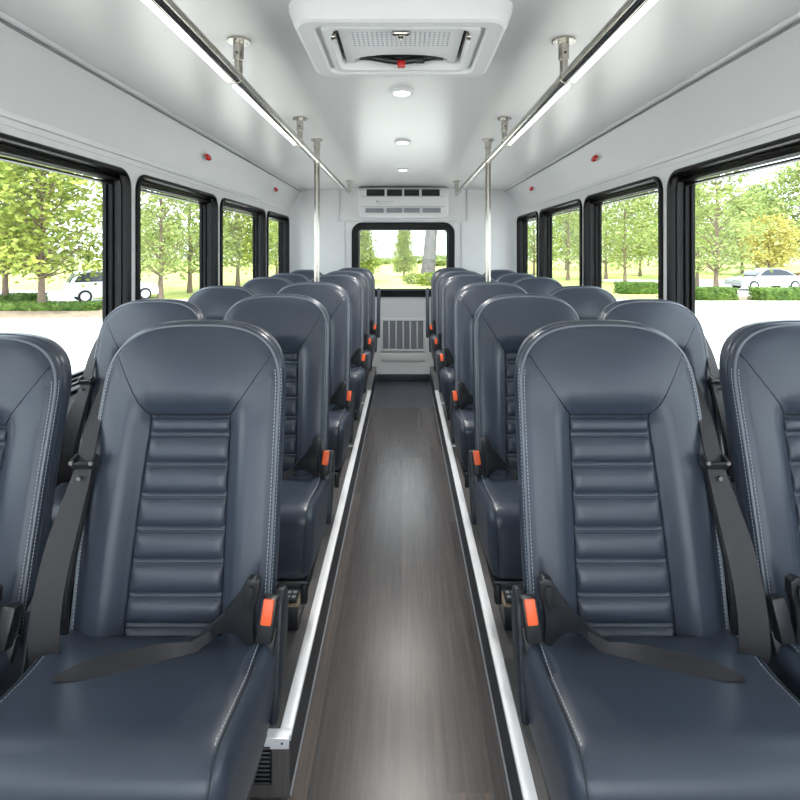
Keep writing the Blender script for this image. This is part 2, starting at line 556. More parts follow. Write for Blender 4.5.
def make_seat(name, mirror, label):
    root = empty(name, (0, 0, 0), label, 'bus seat', 'bus seats in rows along the aisle')
    nu, nz = len(US), len(zr)
    F = []; D = []
    for j, z0 in enumerate(zr):
        row = []
        for u in US:
            z = zmap(z0, u); x = uw(u, z0) * hw(z); d = dist_out(x, z)
            if z0 <= .381: d = max(d, abs(abs(u) - 1) * HW)
            if abs(u) >= 1 or j == nz - 1: d = 0
            y = y_front(x, z, u, d) + groove(u, j, d)
            if abs(u) < UP - .001 and j < JP:
                edge = min(1, (UP - abs(u)) / .05)
                y -= .009 * rib_profile(z0) * (1 - (1 - edge) ** 2) - .002
            # seam ring near the border
            if .012 < d < .018: y += .0015
            row.append((x, y, z)); D.append(d)
        F.append(row)
    def sub(cond):
        m = MB(); idx = {}
        def V(j, i):
            if (j, i) not in idx: idx[(j, i)] = m.bm.verts.new(F[j][i])
            return idx[(j, i)]
        for j in range(nz - 1):
            for i in range(nu - 1):
                uc = (US[i] + US[i + 1]) / 2
                if cond(j, abs(uc)):
                    m.bm.faces.new((V(j, i), V(j, i + 1), V(j + 1, i + 1), V(j + 1, i)))
        return m
    head = lambda j, a: j >= JP and a < .90 and j < nz - 5
    pan = lambda j, a: j < JP and a < UP
    m = sub(lambda j, a: not head(j, a) and not pan(j, a))
    # gusset round the side and the rear shell
    ringF = [F[j][0] for j in range(nz)] + [F[nz - 1][i] for i in range(1, nu - 1)] + [F[j][nu - 1] for j in range(nz - 1, -1, -1)]
    cx, cz = 0, .70
    rings = [ringF]
    for off, ins in ((.010, -.002), (.028, -.003), (.040, -.002), (T_BACK - RR, .001), (T_BACK - .014, .008), (T_BACK - .004, .024), (T_BACK, .05)):
        r = []
        for (x, y, z) in ringF:
            d = Vector((0 - x, 0, (min(z, .85)) - z))
            k = d.normalized() * ins if d.length > 1e-6 else Vector()
            r.append((x + k.x, yc(z) + max(off, RR * .98) if off < RR else yc(z) + off, z + k.z))
        rings.append(r)
    n = len(ringF)
    verts = [p for r in rings for p in r]; faces = []
    for i in range(len(rings) - 1):
        for k in range(n - 1):
            faces.append((i * n + k, i * n + k + 1, (i + 1) * n + k + 1, (i + 1) * n + k))
    last = (len(rings) - 1) * n
    for k in range(n // 2):
        a, b, c, d = last + k, last + k + 1, last + n - 2 - k, last + n - 1 - k
        if b < c: faces.append((a, b, c, d))
        elif b == c: faces.append((a, b, d))
    m.add(verts, faces)
    # rear map: slightly bulged shell is closed by the strip above
    m.build('backrest', M['leather'], root, mirror, 50)
    sub(head).build('headrest_panel', M['leather'], root, mirror, 60, recalc=False)
    sub(pan).build('ribbed_panel', M['leather'], root, mirror, 80, recalc=False)

    # piping along the border and seams between the panels
    def on_front(x, z, lift):
        u = max(-1, min(1, x / hw(z))); d = dist_out(x, z)
        return Vector((x, y_front(x, z, u, d) - lift, z))
    def inset(t):
        pts = []
        for i in range(4, len(OUT) - 4):
            a, b = OUT[i - 1], OUT[min(i + 1, len(OUT) - 1)]
            tx, tz = b[0] - a[0], b[1] - a[1]; L = math.hypot(tx, tz) or 1
            nx, nz_ = tz / L, -tx / L
            pts.append((OUT[i][0] + nx * t, OUT[i][1] + nz_ * t))
        return pts
    pin = inset(.0065)
    m = MB().tube([on_front(x, z, .0005) for x, z in pin], .0028, 6)
    m.build('piping', M['piping'], root, mirror)
    m = MB()
    def resample(p, step):
        out = [Vector(p[0])]; acc = 0
        for a, b in zip(p[:-1], p[1:]):
            a, b = Vector(a), Vector(b); L = (b - a).length
            if L < 1e-9: continue
            s = step - acc
            while s <= L:
                out.append(a + (b - a) * (s / L)); s += step
            acc = (acc + L) % step
        return out
    def stitches(p, step=.0075, ln=.0045, r=.0009):
        q = resample(p, step)
        for a, b in zip(q[:-1], q[1:]):
            m.cyl(a, a + (b - a).normalized() * ln, r, 4)
    for t in (.0118, .0022):
        q = inset(t)
        for s_ in (-1, 1):
            m = MB()
            stitches([on_front(x, z, .0010) for x, z in q if x * s_ > 0 and z < .985], .0075, .0048, .0009)
            m.build('edge_stitching', M['stitch'], root, mirror, smooth=False)
    def fpt(j, u):     # point on the grid row j at u
        i = min(range(nu), key=lambda k: abs(US[k] - u)); return Vector(F[j][i])
    for b in RIBS[2:-1]:
        j = min(range(nz), key=lambda k: abs(zr[k] - (b - .008)))
        m = MB()
        for dz in (.0022, -.0022):
            p = []
            for u in US:
                if abs(u) <= .445:
                    q = fpt(j, u); p.append((q.x, q.y - .0022, b - .005 + dz))
            stitches(p, .006, .0038, .0007)
        m.build('rib_stitching', M['rib_stitch'], root, mirror, smooth=False)
    m = MB()
    for s in (-1, 1):
        m.tube([Vector(F[JP][i]) + Vector((0, -.0008, 0)) for i in range(nu) if s * US[i] >= UP - .001 and s * US[i] <= .905], .0016, 6)
        m.tube([Vector(F[j][[k for k in range(nu) if abs(US[k] - s * UP) < .001][0]]) + Vector((0, -.001, 0)) for j in range(2, JP + 1)], .0019, 6)
    m.tube([Vector(F[JP][i]) + Vector((0, -.0008, 0)) for i in range(nu) if abs(US[i]) <= UP + .001], .0019, 6)
    m.build('panel_seam', M['seam'], root, mirror)

    # ---- cushion : a rounded block, tilted, with soft top and side bolsters at the rear
    b = bmesh.new()
    CX, CY0, CY1, CZ0, CZT = .226, -.318, .03, .280, .462
    bmesh.ops.create_cube(b, size=1)
    bmesh.ops.subdivide_edges(b, edges=list(b.edges), cuts=19, use_grid_fill=True)
    hx, hy, hz, r = CX, (CY1 - CY0) / 2, (CZT - CZ0) / 2, .034
    def warp(s):
        return math.copysign((1 - (1 - abs(s) * 2) ** 1.8) / 2, s) if False else s
    for v in b.verts:
        p = v.co
        q = []
        for c, h in ((p.x, hx), (p.y, hy), (p.z, hz)):
            s = c * 2                                   # -1..1, denser near the edges
            s = math.copysign(1 - (1 - abs(s)) ** 1.6, s)
            q.append(s * h)
        inner = Vector([max(-(h - r), min(h - r, c)) for c, h in zip(q, (hx, hy, hz))])
        dlt = Vector(q) - inner
        if dlt.length > 1e-9:
            mx = max(abs(dlt.x), abs(dlt.y), abs(dlt.z))
            q = inner + dlt.normalized() * mx
        v.co = q
    for v in b.verts:
        x, y, z = v.co
        topf = sm(-.2, 1, z / hz)
        fy = (hy - y) / (2 * hy)                         # 0 rear .. 1 front
        nz_ = z + .048 * fy * topf + .012 * topf * (1 - (x / hx) ** 2) * math.sin(PI * min(1, max(0, fy)))
        nz_ -= .012 * sm(.82, 1.0, fy) * topf
        nz_ += .016 * sm(.13, .20, abs(x)) * (1 - sm(.15, .45, fy)) * topf
        ny = y - .012 * fy * math.sin(PI * (z + hz) / (2 * hz))
        ny += .030 * sm(.6, 1, fy) * (1 - (z + hz) / (2 * hz))      # front face rakes back
        nx = x * (1 + .012 * math.sin(PI * (z + hz) / (2 * hz)) - .085 * (1 - (z + hz) / (2 * hz)) ** 1.3 - .03 * sm(.2, 1, fy))
        v.co = (nx, ny + (CY0 + CY1) / 2, nz_ + (CZ0 + CZT) / 2)
    cush_pts = [v.co.copy() for v in b.verts]
    from mathutils.bvhtree import BVHTree
    bvh = BVHTree.FromBMesh(b)
    m = MB(); m.merge(b)
    m.build('cushion', M['leather'], root, mirror, 60)
    def top_z(x, y, k=0):
        h = bvh.ray_cast(Vector((x, y, 1)), Vector((0, 0, -1)))
        return h[0].z if h[0] else .46
    def front_y(x, z):
        h = bvh.ray_cast(Vector((x, -1, z)), Vector((0, 1, 0)))
        return h[0].y if h[0] else CY0
    for s in (-1, 1):
        m2 = MB(); m = MB()
        line = []
        for k in range(24):
            y = .005 - (-CY0 - .012) * k / 23
            xx = .203 - .005 * k / 23
            line.append(Vector((s * xx, y, top_z(s * xx, y) + .0008)))
        z0 = line[-1].z
        dn = [Vector((s * (.199 - .06 * dz), front_y(s * (.199 - .06 * dz), z0 - dz) - .0008, z0 - dz)) for dz in (.012, .03, .06, .09, .13, .17)]
        m2.tube(line + dn, .0022, 6)
        off = [p + Vector((-s * .0055, 0, .0016)) for p in line]
        for a, bb in zip(*(lambda q: (q[:-1], q[1:]))(resample(off[:22], .008))):
            m.cyl(a, a + (bb - a).normalized() * .005, .0008, 4)
        m2.build('cushion_seam', M['cushion_seam'], root, mirror)
        m.build('cushion_stitching', M['stitch'], root, mirror, smooth=False)
    # ---- base
    m = MB(); m.box((0, -.13, .268), (.40, .30, .03), .01)
    m.box((.185, -.27, .245), (.02, .03, .06), .006).box((-.185, -.27, .245), (.02, .03, .06), .006)
    m.build('seat_frame', M['plastic'], root, mirror)
    m = MB(); m.box((.08, -.10, .012), (.18, .28, .024), .004)
    m.box((.14, -.10, .14), (.04, .20, .24), .008).box((.02, -.10, .14), (.04, .20, .24), .008)
    m.build('pedestal', M['plastic'], root, mirror)
    # aisle side is -x here
    S = -1
    m = MB()
    poly = [(.035, .545), (.062, .535), (.075, .50), (.070, .45), (.045, .39), (-.005, .335), (-.03, .315), (-.025, .36), (-.012, .43), (.0, .48), (.012, .525)]
    m.prism(poly, lambda a, bb, c: (S * (.212 + c), a, bb), .018, .005)
    m.build('hinge_cover', M['shield'], root, mirror)
    # buckle
    rotb = Matrix.Rotation(math.radians(-14), 3, 'X') @ Matrix.Rotation(math.radians(-6), 3, 'Y')
    m = MB(); bc = Vector((S * .213, -.035, .530))
    m.box(bc, (.031, .028, .080), .006, 2, rotb)
    m.box(bc + Vector((0, .004, -.055)), (.026, .018, .06), .005, 2, rotb)
    bk = m.build('buckle', M['plastic'], root, mirror)
    m = MB(); m.box(bc + rotb @ Vector((0, -.0145, .016)), (.021, .008, .045), .003, 2, rotb)
    tag(m.build('release_button', M['orange'], bk, mirror), 'orange release button')
    # belt sleeve : curved moulding from the buckle down to the lap belt
    def zp(zx, zy):
        px, py = 40 + zx * .325, 560 + zy * .325
        return (-(px - 404) / 512 - .009 + .0, CAMZ - (py - 250) / 512 - PZ)
    pix = [(632, 70), (645, 44), (668, 38), (684, 52), (682, 90), (668, 130), (664, 180), (668, 236), (648, 248), (630, 225), (600, 205), (560, 208),
           (500, 238), (440, 282), (408, 296), (398, 288), (450, 250), (510, 208), (560, 165), (596, 120), (618, 92)]
    poly = [(zp(*q)[0] - .468, zp(*q)[1]) for q in pix]
    m = MB(); m.prism(poly, lambda a, bb, c: (a, -.028 - c - .35 * max(0, a + .10) , bb), .020, .003)
    m.build('belt_sleeve', M['plastic'], root, mirror)
    m = MB(); m.prism([(zp(*q)[0] - .468, zp(*q)[1]) for q in ((640, 90), (648, 62), (664, 58), (668, 80), (660, 110), (648, 130), (640, 120))],
                      lambda a, bb, c: (a, -.050 - c, bb), .004, .001)
    m.build('belt_slot', M['dark'], root, mirror)
    # lap belt lies on the cushion
    lp = [(-.120, -.046, .508), (-.088, -.058, .490), (-.055, -.074, .482), (-.020, -.088, 0), (.02, -.102, 0), (.06, -.116, 0), (.095, -.130, 0), (.122, -.142, 0)]
    lp = [(x + .012, y, z) for x, y, z in lp]
    pts = [(x, y, max(z, top_z(x, y) + .0045)) for x, y, z in lp]
    m = MB(); m.ribbon(pts, [(.3, -.3, 1), (.3, .1, 1), (.2, .5, .8), (.1, .9, .3), (.1, 1, .12), (.1, 1, .1), (.15, 1, .1), (.2, 1, .1)], [.018, .024, .036, .046, .048, .046, .034, .006], .003)
    m.build('lap_belt', M['webbing'], root, mirror, 60)
    # shoulder belt on the window side
    sp = [(.150, .262, .955), (.196, .235, .965), (.214, .185, .935), (.208, .115, .875), (.196, .062, .815), (.194, .040, .775), (.194, .0, .715), (.196, -.035, .65), (.197, -.062, .575), (.197, -.072, .50), (.196, -.062, .455)]
    sd = [(0, .3, 1), (.3, .5, 1), (.55, .8, .6), (.8, .55, .35), (1, .1, .1), (1, .05, .0), (1, -.1, 0), (1, -.1, 0), (1, -.15, 0), (1, -.2, 0), (1, -.2, 0)]
    # smooth it
    def smooth_path(p, k=4):
        out = []
        for i in range(len(p) - 1):
            p0, p1, p2, p3 = (Vector(p[max(0, i - 1)]), Vector(p[i]), Vector(p[i + 1]), Vector(p[min(len(p) - 1, i + 2)]))
            for s in range(k):
                t = s / k
                out.append(.5 * ((2 * p1) + (p2 - p0) * t + (2 * p0 - 5 * p1 + 4 * p2 - p3) * t * t + (3 * p1 - p0 - 3 * p2 + p3) * t ** 3))
        out.append(Vector(p[-1])); return [tuple(q) for q in out]
    sp2, sd2 = smooth_path(sp), smooth_path(sd)
    wid = [.034 if i < 17 else .034 + min(1, (i - 17) / 10) * .019 for i in range(len(sp2))]
    m = MB(); m.ribbon(sp2, sd2, wid, .003)
    m.build('shoulder_belt', M['webbing'], root, mirror, 60)
    m = MB(); m.tube(smooth_path([(.19, .075, .80), (.196, .05, .70), (.198, .01, .60), (.198, -.01, .52), (.196, -.01, .47)]), .008, 8)
    m.build('belt_return', M['plastic'], root, mirror)
    m = MB(); rg = Matrix.Rotation(math.radians(18), 3, 'X')
    m.box((.192, .040, .797), (.046, .010, .014), .003, 2, rg)
    m.box((.172, .050, .800), (.008, .022, .026), .003, 2, rg).box((.213, .050, .800), (.008, .022, .026), .003, 2, rg)
    bg = m.build('belt_guide', M['plastic'], root, mirror)
    for x, y, z in ((.172, .036, .803), (.213, .036, .803), (.193, .030, .774)):
        MB().lathe((x, y, z), [(.0045, -.003), (.0045, .003)], 10, 'y').build('screw', M['chrome'], bg, mirror)
    return root

ORD = ['first', 'second', 'third', 'fourth', 'fifth', 'sixth']
PITCH = .76
protoR = make_seat('bus_seat', False, '')
protoL = make_seat('bus_seat', True, '')
first = {1: protoR, -1: protoL}
seats = {}
for row in range(6):
    for sg, side in ((-1, 'left'), (1, 'right')):
        for pos, X in (('aisle', .468), ('window', .945)):
            o = first.pop(sg) if sg in first else copy_tree(protoR if sg > 0 else protoL)
            o.location = (sg * X, 1.07 + PITCH * row + (.15 if row == 3 else 0), PZ)
            if pos == 'window':
                for q in list(o.children):
                    for r_ in list(q.children):
                        if r_.name.startswith('release_button'): bpy.data.objects.remove(r_)
            if pos == 'window': o.scale = (.96, 1, .982)
            if pos == 'window' and row == 0 and sg < 0: o.location.x -= .02; o.scale = (.96, 1, .972)
            if pos == 'window' and row > 0: o.location.x = sg * .925
            if pos == 'window' and row == 0 and sg > 0: o.scale = (.97, 1, 1)
            rl = 'front row nearest the camera' if row == 0 else ('last row by the rear wall' if row == 5 else ORD[row] + ' row from the camera')
            o['label'] = 'slate blue leather bus seat, %s side, %s seat in %s' % (side, pos, rl)
            seats[(row, sg, pos)] = o
for pos in ('aisle', 'window'):      # left front seats stand on the lower floor
    o = seats[(0, -1, pos)]
    m = MB(); m.box((0, -.10, -.0775), (.30, .24, .155), .006); m.build('plinth', M['plastic'], o)
for sg in (-1, 1):
    o = seats[(5, sg, 'aisle')]
    m = MB()
    m.box((-sg * .240, .10, .66), (.032, .075, .46), .010, 2, Matrix.Rotation(math.radians(-12), 3, 'X'))
    m.build('armrest', M['leather'], o)

# small heater boxes under the second row
for sg, side in ((-1, 'left'), (1, 'right')):
    e = empty('heater_box', (sg * .392, 1.80, PZ), 'small black box with mesh top under the %s second-row aisle seat' % side, 'heater box', 'heater boxes under the seats')
    MB().box((0, 0, .042), (.11, .12, .08), .004).build('case', M['plastic'], e)
    MB().box((0, 0, .084), (.116, .126, .006), .002).build('rim', M['tan'], e)
    m = MB()
    m.box((0, 0, .092), (.098, .104, .012), .002)
    g = m.build('grille', M['dark'], e)
    m = MB()
    for i in range(5):
        for j in range(4): m.box((-.036 + i * .018, -.036 + j * .024, .0985), (.012, .012, .002))
    m.build('mesh_pattern', M['grille_grey'], g, smooth=False)

# ------------------------------------------------------------------ rails, poles
RX, RZ = .506, CAMZ + .53
for sg, side in ((-1, 'left'), (1, 'right')):
    e = empty('overhead_rail', (sg * RX, 1.5, RZ), 'polished steel overhead grab rail with light strip, %s of the aisle' % side, 'grab rail', 'overhead grab rails')
    def L(p): return (p[0] - sg * RX, p[1] - 1.5, p[2] - RZ)
    m = MB(); m.tube([L((sg * RX, y, RZ)) for y in (-1.2, 1, 3, 5.08)], .0175, 20)
    m.lathe(L((sg * RX, 5.085, RZ)), [(.0165, -.01), (.0150, .0), (.008, .006)], 20, 'y')
    m.build('rail', M['chrome'], e)
    ys = [-1.15, .4, 1.66, 2.64, 3.155, 5.04]
    for y in (.4, 1.66, 2.64, 5.04):
        s = MB()
        zc = ceil_z(RX)
        s.cyl(L((sg * RX, y, RZ)), L((sg * RX, y, zc)), .0125, 16)
        s.cyl(L((sg * RX, y, zc - .065)), L((sg * RX, y, zc)), .0165, 18)
        s.tube([L((sg * RX, y - .022, RZ)), L((sg * RX, y + .022, RZ))], .0195, 18)
        st = s.build('ceiling_mount', M['chrome'], e)
        f = MB().lathe(L((sg * RX, y, zc - .005)), [(.036, -.003), (.036, .003), (.02, .006)], 24)
        f.build('flange', M['chrome'], st)
        MB().lathe(L((sg * RX, y - .0165, zc - .045)), [(.004, -.002), (.004, .002)], 10, 'y').build('screw', M['dark'], st)
    for a, b in zip(ys[:3], ys[1:4]):
        m = MB(); ox, oz = sg * (RX + .0215), RZ - .011
        m.tube([L((ox, a + .03, oz)), L((ox, b - .03, oz))], .0068, 12)
        tag(m.build('light_strip', M['led'], e), 'glowing white light strip')
    # pole
    py = 3.155
    p = empty('grab_pole', (sg * RX, py, PZ), 'vertical steel grab pole between platform and ceiling, %s of the aisle' % side, 'grab pole', 'vertical grab poles')
    zc = ceil_z(RX) - PZ
    MB().tube([(0, 0, 0), (0, 0, zc)], .0165, 20).build('pole', M['chrome'], p)
    MB().lathe((0, 0, zc - .006), [(.016, -.05), (.020, -.048), (.020, -.003), (.036, -.002), (.036, .006)], 24).build('flange', M['chrome'], p)
    MB().lathe((0, 0, .004), [(.036, -.004), (.036, .002), (.02, .006)], 24).build('flange', M['chrome'], p)
    m = MB().tube([(0, -.022, RZ - PZ), (0, .022, RZ - PZ)], .0205, 18); m.build('clamp', M['chrome'], p)

# ------------------------------------------------------------------ ceiling fittings
names = ['nearest the roof hatch', 'middle of the aisle line', 'farthest, before the air conditioner']
for i, y in enumerate((2.21, 3.23, 4.34)):
    e = empty('ceiling_light', (0, y, ZC), 'round recessed white ceiling light, ' + names[i], 'ceiling light', 'round ceiling lights')
    MB().lathe((0, 0, -.004), [(.050, .004), (.050, -.004), (.046, -.009), (.036, -.009), (.034, -.003), (.034, .004)], 28).build('bezel', M['white_plastic'], e)
    MB().lathe((0, 0, -.006), [(.034, .004), (.034, -.003), (.026, -.007), (.010, -.009)], 24).build('diffuser', M['lamp'], e)
    ld = bpy.data.lights.new('ceiling_light_beam', 'SPOT'); ld.energy = 52; ld.spot_size = math.radians(150); ld.spot_blend = 1; ld.shadow_soft_size = .034; ld.color = (1, .97, .92)
    lo = bpy.data.objects.new('ceiling_light_beam', ld); COL.objects.link(lo); lo.location = (0, y, ZC - .03)

def hatch():
    y0, y1, hw_ = 1.40, 1.87, .292
    e = empty('roof_hatch', (0, (y0 + y1) / 2, ZC), 'white roof hatch and vent with perforated panel in the ceiling', 'roof hatch')
    cy = (y0 + y1) / 2; hy = (y1 - y0) / 2
    def ring(hx, hyy, r, z): return [(a, b, z) for a, b in rrect(-hx, hx, -hyy, hyy, r, 6)]
    m = MB()
    m.loft([ring(hw_ + .012, hy + .012, .06, .012), ring(hw_ + .010, hy + .010, .06, -.018), ring(hw_ - .002, hy - .002, .055, -.052), ring(hw_ - .012, hy - .010, .05, -.058),
            ring(hw_ - .050, hy - .040, .04, -.056), ring(hw_ - .056, hy - .045, .036, -.044), ring(hw_ - .068, hy - .055, .034, -.044), ring(hw_ - .072, hy - .058, .03, -.054),
            ring(hw_ - .090, hy - .072, .03, -.054), ring(hw_ - .098, hy - .078, .028, -.040), ring(hw_ - .100, hy - .080, .028, .006), ring(hw_ + .012, hy + .012, .06, .012)])
    m.build('frame', M['white_plastic'], e, sharp=28)
    # dark gasket then inner panel with an arched opening towards the rear
    ix, iy = hw_ - .112, hy - .088
    MB().box((0, 0, .0), (2 * (hw_ - .098), 2 * (hy - .078), .012)).build('gasket', M['dark'], e)
    m = MB(); poly = [(-ix, -iy), (ix, -iy), (ix, iy)]
    poly += [(.155, iy)]
    for k in range(1, 12):
        a = PI * k / 12
        poly.append((.155 * math.cos(a), iy - .075 * math.sin(a) ** .7))
    poly += [(-.155, iy), (-ix, iy)]
    m.prism(poly, lambda a, b, c: (a, b, -.034 + c), .020, 0)
    m.build('panel', M['white_plastic'], e)
    m = MB()
    for i in range(21):
        for j in range(7):
            m.lathe((-.140 + i * .014, -iy + .045 + j * .0165 , -.0345), [(.0030, -.0006), (.0030, .001)], 6)
    m.build('perforation', M['grille_grey'], e, smooth=False)
    m = MB()
    m.box((-.205 + .0, -iy + .05, -.043), (.036, .028, .018), .004)
    m.box((.205 - .0, -iy + .05, -.043), (.036, .028, .018), .004)
    m.build('catch', M['chrome'], e)
    m = MB(); m.box((0, -iy + .012, -.046), (.05, .022, .022), .006).box((0, -iy + .026, -.052), (.016, .03, .014), .004)
    m.build('latch', M['chrome'], e)
    MB().box((0, iy - .028, -.016), (.28, .06, .022), .003).build('opening_dark_fill', M['dark'], e)  # black block filling the arched opening, standing in for its darkness
    m = MB()
    m.tube([(-.11, iy - .02, -.022), (-.04, iy - .03, -.038), (.0, iy - .034, -.044), (.05, iy - .03, -.036), (.11, iy - .02, -.022)], .010, 10)
    m.box((.062, iy - .03, -.036), (.03, .02, .02), .004)
    m.build('fan_arm', M['plastic'], e)
    m = MB(); m.box((0, iy - .036, -.052), (.026, .02, .022), .005); tag(m.build('handle', M['red'], e), 'red handle')
hatch()

# red marker lamps on the coves
ps = {(-1, 3.1): 'nearer red marker lamp on the left cove', (-1, 4.75): 'farther red marker lamp on the left cove',
      (1, 3.14): 'nearer red marker lamp on the right cove', (1, 4.7): 'farther red marker lamp on the right cove'}
for (sg, y), lab in ps.items():
    t = .43
    x = COVE_TOP[0] + (COVE_BOT[0] - COVE_TOP[0]) * t + .012; z = COVE_TOP[1] + (COVE_BOT[1] - COVE_TOP[1]) * t + .004
    e = empty('marker_lamp', (sg * x, y, z), lab + ' above the windows', 'marker lamp', 'red marker lamps')
    rot = Matrix.Rotation(sg * math.radians(-62), 3, 'Y')
    MB().box((0, 0, 0), (.048, .066, .010), .004, 2, rot).build('base', M['chrome'], e)
    MB().box(Vector((-sg * .9, 0, -.43)) * .013, (.036, .056, .026), .009, 2, rot).build('lens', M['red'], e)

# ------------------------------------------------------------------ air conditioner and grille on the back wall
e = empty('air_conditioner', (0, Y1, 1.895), 'white wall air conditioner above the rear window', 'air conditioner')
prof = [(0, .155), (-.17, .155), (-.205, .148), (-.232, .125), (-.245, .09), (-.25, .02), (-.245, -.06), (-.225, -.105), (-.19, -.14), (-.15, -.155), (0, -.155)]
m = MB()
rings = []
for x, k in ((-.465, .93), (-.458, .985), (-.445, 1), (.445, 1), (.458, .985), (.465, .93)):
    rings.append([(x, y * k, z * (k if abs(k) < 1 else 1)) for y, z in prof])
m.loft(rings, True); m.build('case', M['white_plastic'], e, sharp=30)
for x0, x1 in ((-.375, -.19), (-.165, -.01), (.01, .165), (.19, .375)):
    v = MB().box(((x0 + x1) / 2, -.243, .092), (x1 - x0, .012, .07), .004, rot=Matrix.Rotation(math.radians(-12), 3, 'X')).build('vent', M['dark'], e)
    m = MB()
    for k in range(3): m.box(((x0 + x1) / 2, -.250, .072 + k * .02), (x1 - x0 - .01, .003, .003))
    m.build('vent_slat', M['shield'], v)
for x0, x1 in ((-.385, -.2), (-.17, -.01), (.01, .17), (.2, .385)):
    m = MB()
    m.box(((x0 + x1) / 2, -.2405, -.088), (x1 - x0, .004, .052))
    for k in range(int((x1 - x0) / .012)):
        m.box((x0 + .004 + k * .012, -.243, -.088), (.004, .012, .05))
    m.build('louvre', M['grille_grey'], e, smooth=False)
m = MB(); m.box((0, -.250, -.052), (.86, .004, .003)); m.box((0, -.252, .052), (.86, .004, .003)); m.build('joint', M['gap'], e)
m = MB()
m.lathe((-.262, -.2505, .0), [(.013, -.001), (.013, .001)], 16, 'y')
for k in range(6): m.box((-.228 + k * .024, -.2505, .004 if k % 2 else -.004), (.012, .002, .010 if k % 2 else .016))
m.box((-.2, -.2505, -.024), (.11, .002, .004))
m.build('marking', M['grille_grey'], e, smooth=False)

e = empty('wall_grille', (0, Y1, .5), 'white framed ventilation grille with six grey columns low on the rear wall', 'vent grille')
e2 = e
m = MB()
m.box((0, -.006, .155), (.47, .02, .022), .003).box((0, -.006, -.170), (.47, .02, .022), .003)
for k in range(7): m.box((-.225 + k * .075, -.006, -.008), (.020 if k in (0, 6) else .014, .02, .32), .003)
m.build('frame', M['white_plastic'], e)
for k in range(6):
    g = MB().box((-.1875 + k * .075, -.002, -.008), (.062, .008, .31)).build('screen', M['grille_grey'], e)
    m = MB()
    for j in range(26): m.box((-.1875 + k * .075, -.008, -.155 + j * .0118), (.060, .006, .003))
    m.build('slat', M['slat'], g, smooth=False)
m = MB(); m.box((0, -.004, -.245), (.47, .010, .085), .003); m.build('service_cover', M['white_plastic'], e)

# ------------------------------------------------------------------ outside
def ground_mat(name, stops, scale, detail=4, rough=.9, bump=.2):
    N = Nodes(name); v = N.coord()
    f = N.noise(v, scale, detail, .6)
    N.l(N.ramp(f, stops), N.b.inputs['Base Color']); N.b.inputs['Roughness'].default_value = rough
    N.bump(f, bump, .05); return N.m
M['concrete'] = ground_mat('pale concrete', [(.3, s2l((205, 203, 198))), (.7, s2l((224, 222, 217)))], .8)
M['lawn'] = ground_mat('mown lawn', [(.3, s2l((150, 165, 82))), (.7, s2l((184, 190, 110)))], 1.6)
M['mulch'] = ground_mat('brown mulch', [(.3, s2l((112, 98, 84))), (.7, s2l((150, 134, 116)))], 6)
M['curb'] = ground_mat('concrete kerb', [(.3, s2l((178, 174, 166))), (.7, s2l((204, 200, 192)))], 3)
def leaf_mat(name, a, b):
    N = Nodes(name)
    g = N.n('ShaderNodeNewGeometry'); oi = N.n('ShaderNodeObjectInfo')
    f = N.noise(N.coord(), 1.7, 3, .7)
    N.l(N.ramp(f, [(.32, s2l(a)), (.68, s2l(b))]), N.b.inputs['Base Color'])
    N.b.inputs['Roughness'].default_value = .5
    N.b.inputs['Specular IOR Level'].default_value = .3
    tr = N.n('ShaderNodeBsdfTranslucent')
    N.l(N.ramp(f, [(.32, s2l(a)), (.68, s2l(b))]), tr.inputs['Color'])
    mx = N.n('ShaderNodeMixShader'); mx.inputs[0].default_value = .35
    N.l(N.b.outputs[0], mx.inputs[1]); N.l(tr.outputs[0], mx.inputs[2]); N.l(mx.outputs[0], N.out.inputs['Surface'])
    return N.m
M['leaf'] = leaf_mat('sunny green leaves', (92, 118, 46), (182, 188, 96))
M['leaf_pale'] = leaf_mat('pale green leaves', (120, 140, 76), (180, 190, 120))
M['leaf_yellow'] = leaf_mat('yellow leaves', (168, 160, 78), (200, 194, 116))
M['leaf_dark'] = leaf_mat('dark green leaves', (58, 86, 44), (104, 130, 72))
M['hedge'] = leaf_mat('hedge leaves', (70, 104, 44), (128, 156, 72))
M['bark'] = mat('grey brown bark', (122, 106, 92), .9, var=.25, nscale=14, bump=.6, bscale=30)
M['trunk_pale'] = mat('pale mottled bark', (96, 92, 96), .9, var=.35, nscale=5, bump=.8, bscale=12)

MB().box((0, 20, GZ - .06), (260, 260, .1)).build('ground', M['concrete'])['kind'] = 'structure'
def patch(name, material, x0, x1, y0, y1, h=.03):
    o = MB().box(((x0 + x1) / 2, (y0 + y1) / 2, GZ - .02 + h / 2), (x1 - x0, y1 - y0, .04 + h), .01).build(name, material); o['kind'] = 'structure'
    return o
patch('ground_lawn_rear', M['lawn'], -14, 14, 24, 110)
patch('ground_lawn_left', M['lawn'], -90, -14.0, 29, 120)
patch('ground_lawn_right', M['lawn'], 14.0, 90, 40, 120)
patch('ground_planting_left', M['mulch'], -40, -8.5, 16.3, 21.9, .08)
patch('ground_kerb_left', M['curb'], -40, -8.5, 16.0, 16.3, .12)
patch('ground_planting_right', M['mulch'], 11.6, 60, 21.9, 24.6, .08)
patch('ground_kerb_right', M['curb'], 11.6, 60, 21.6, 21.9, .12)

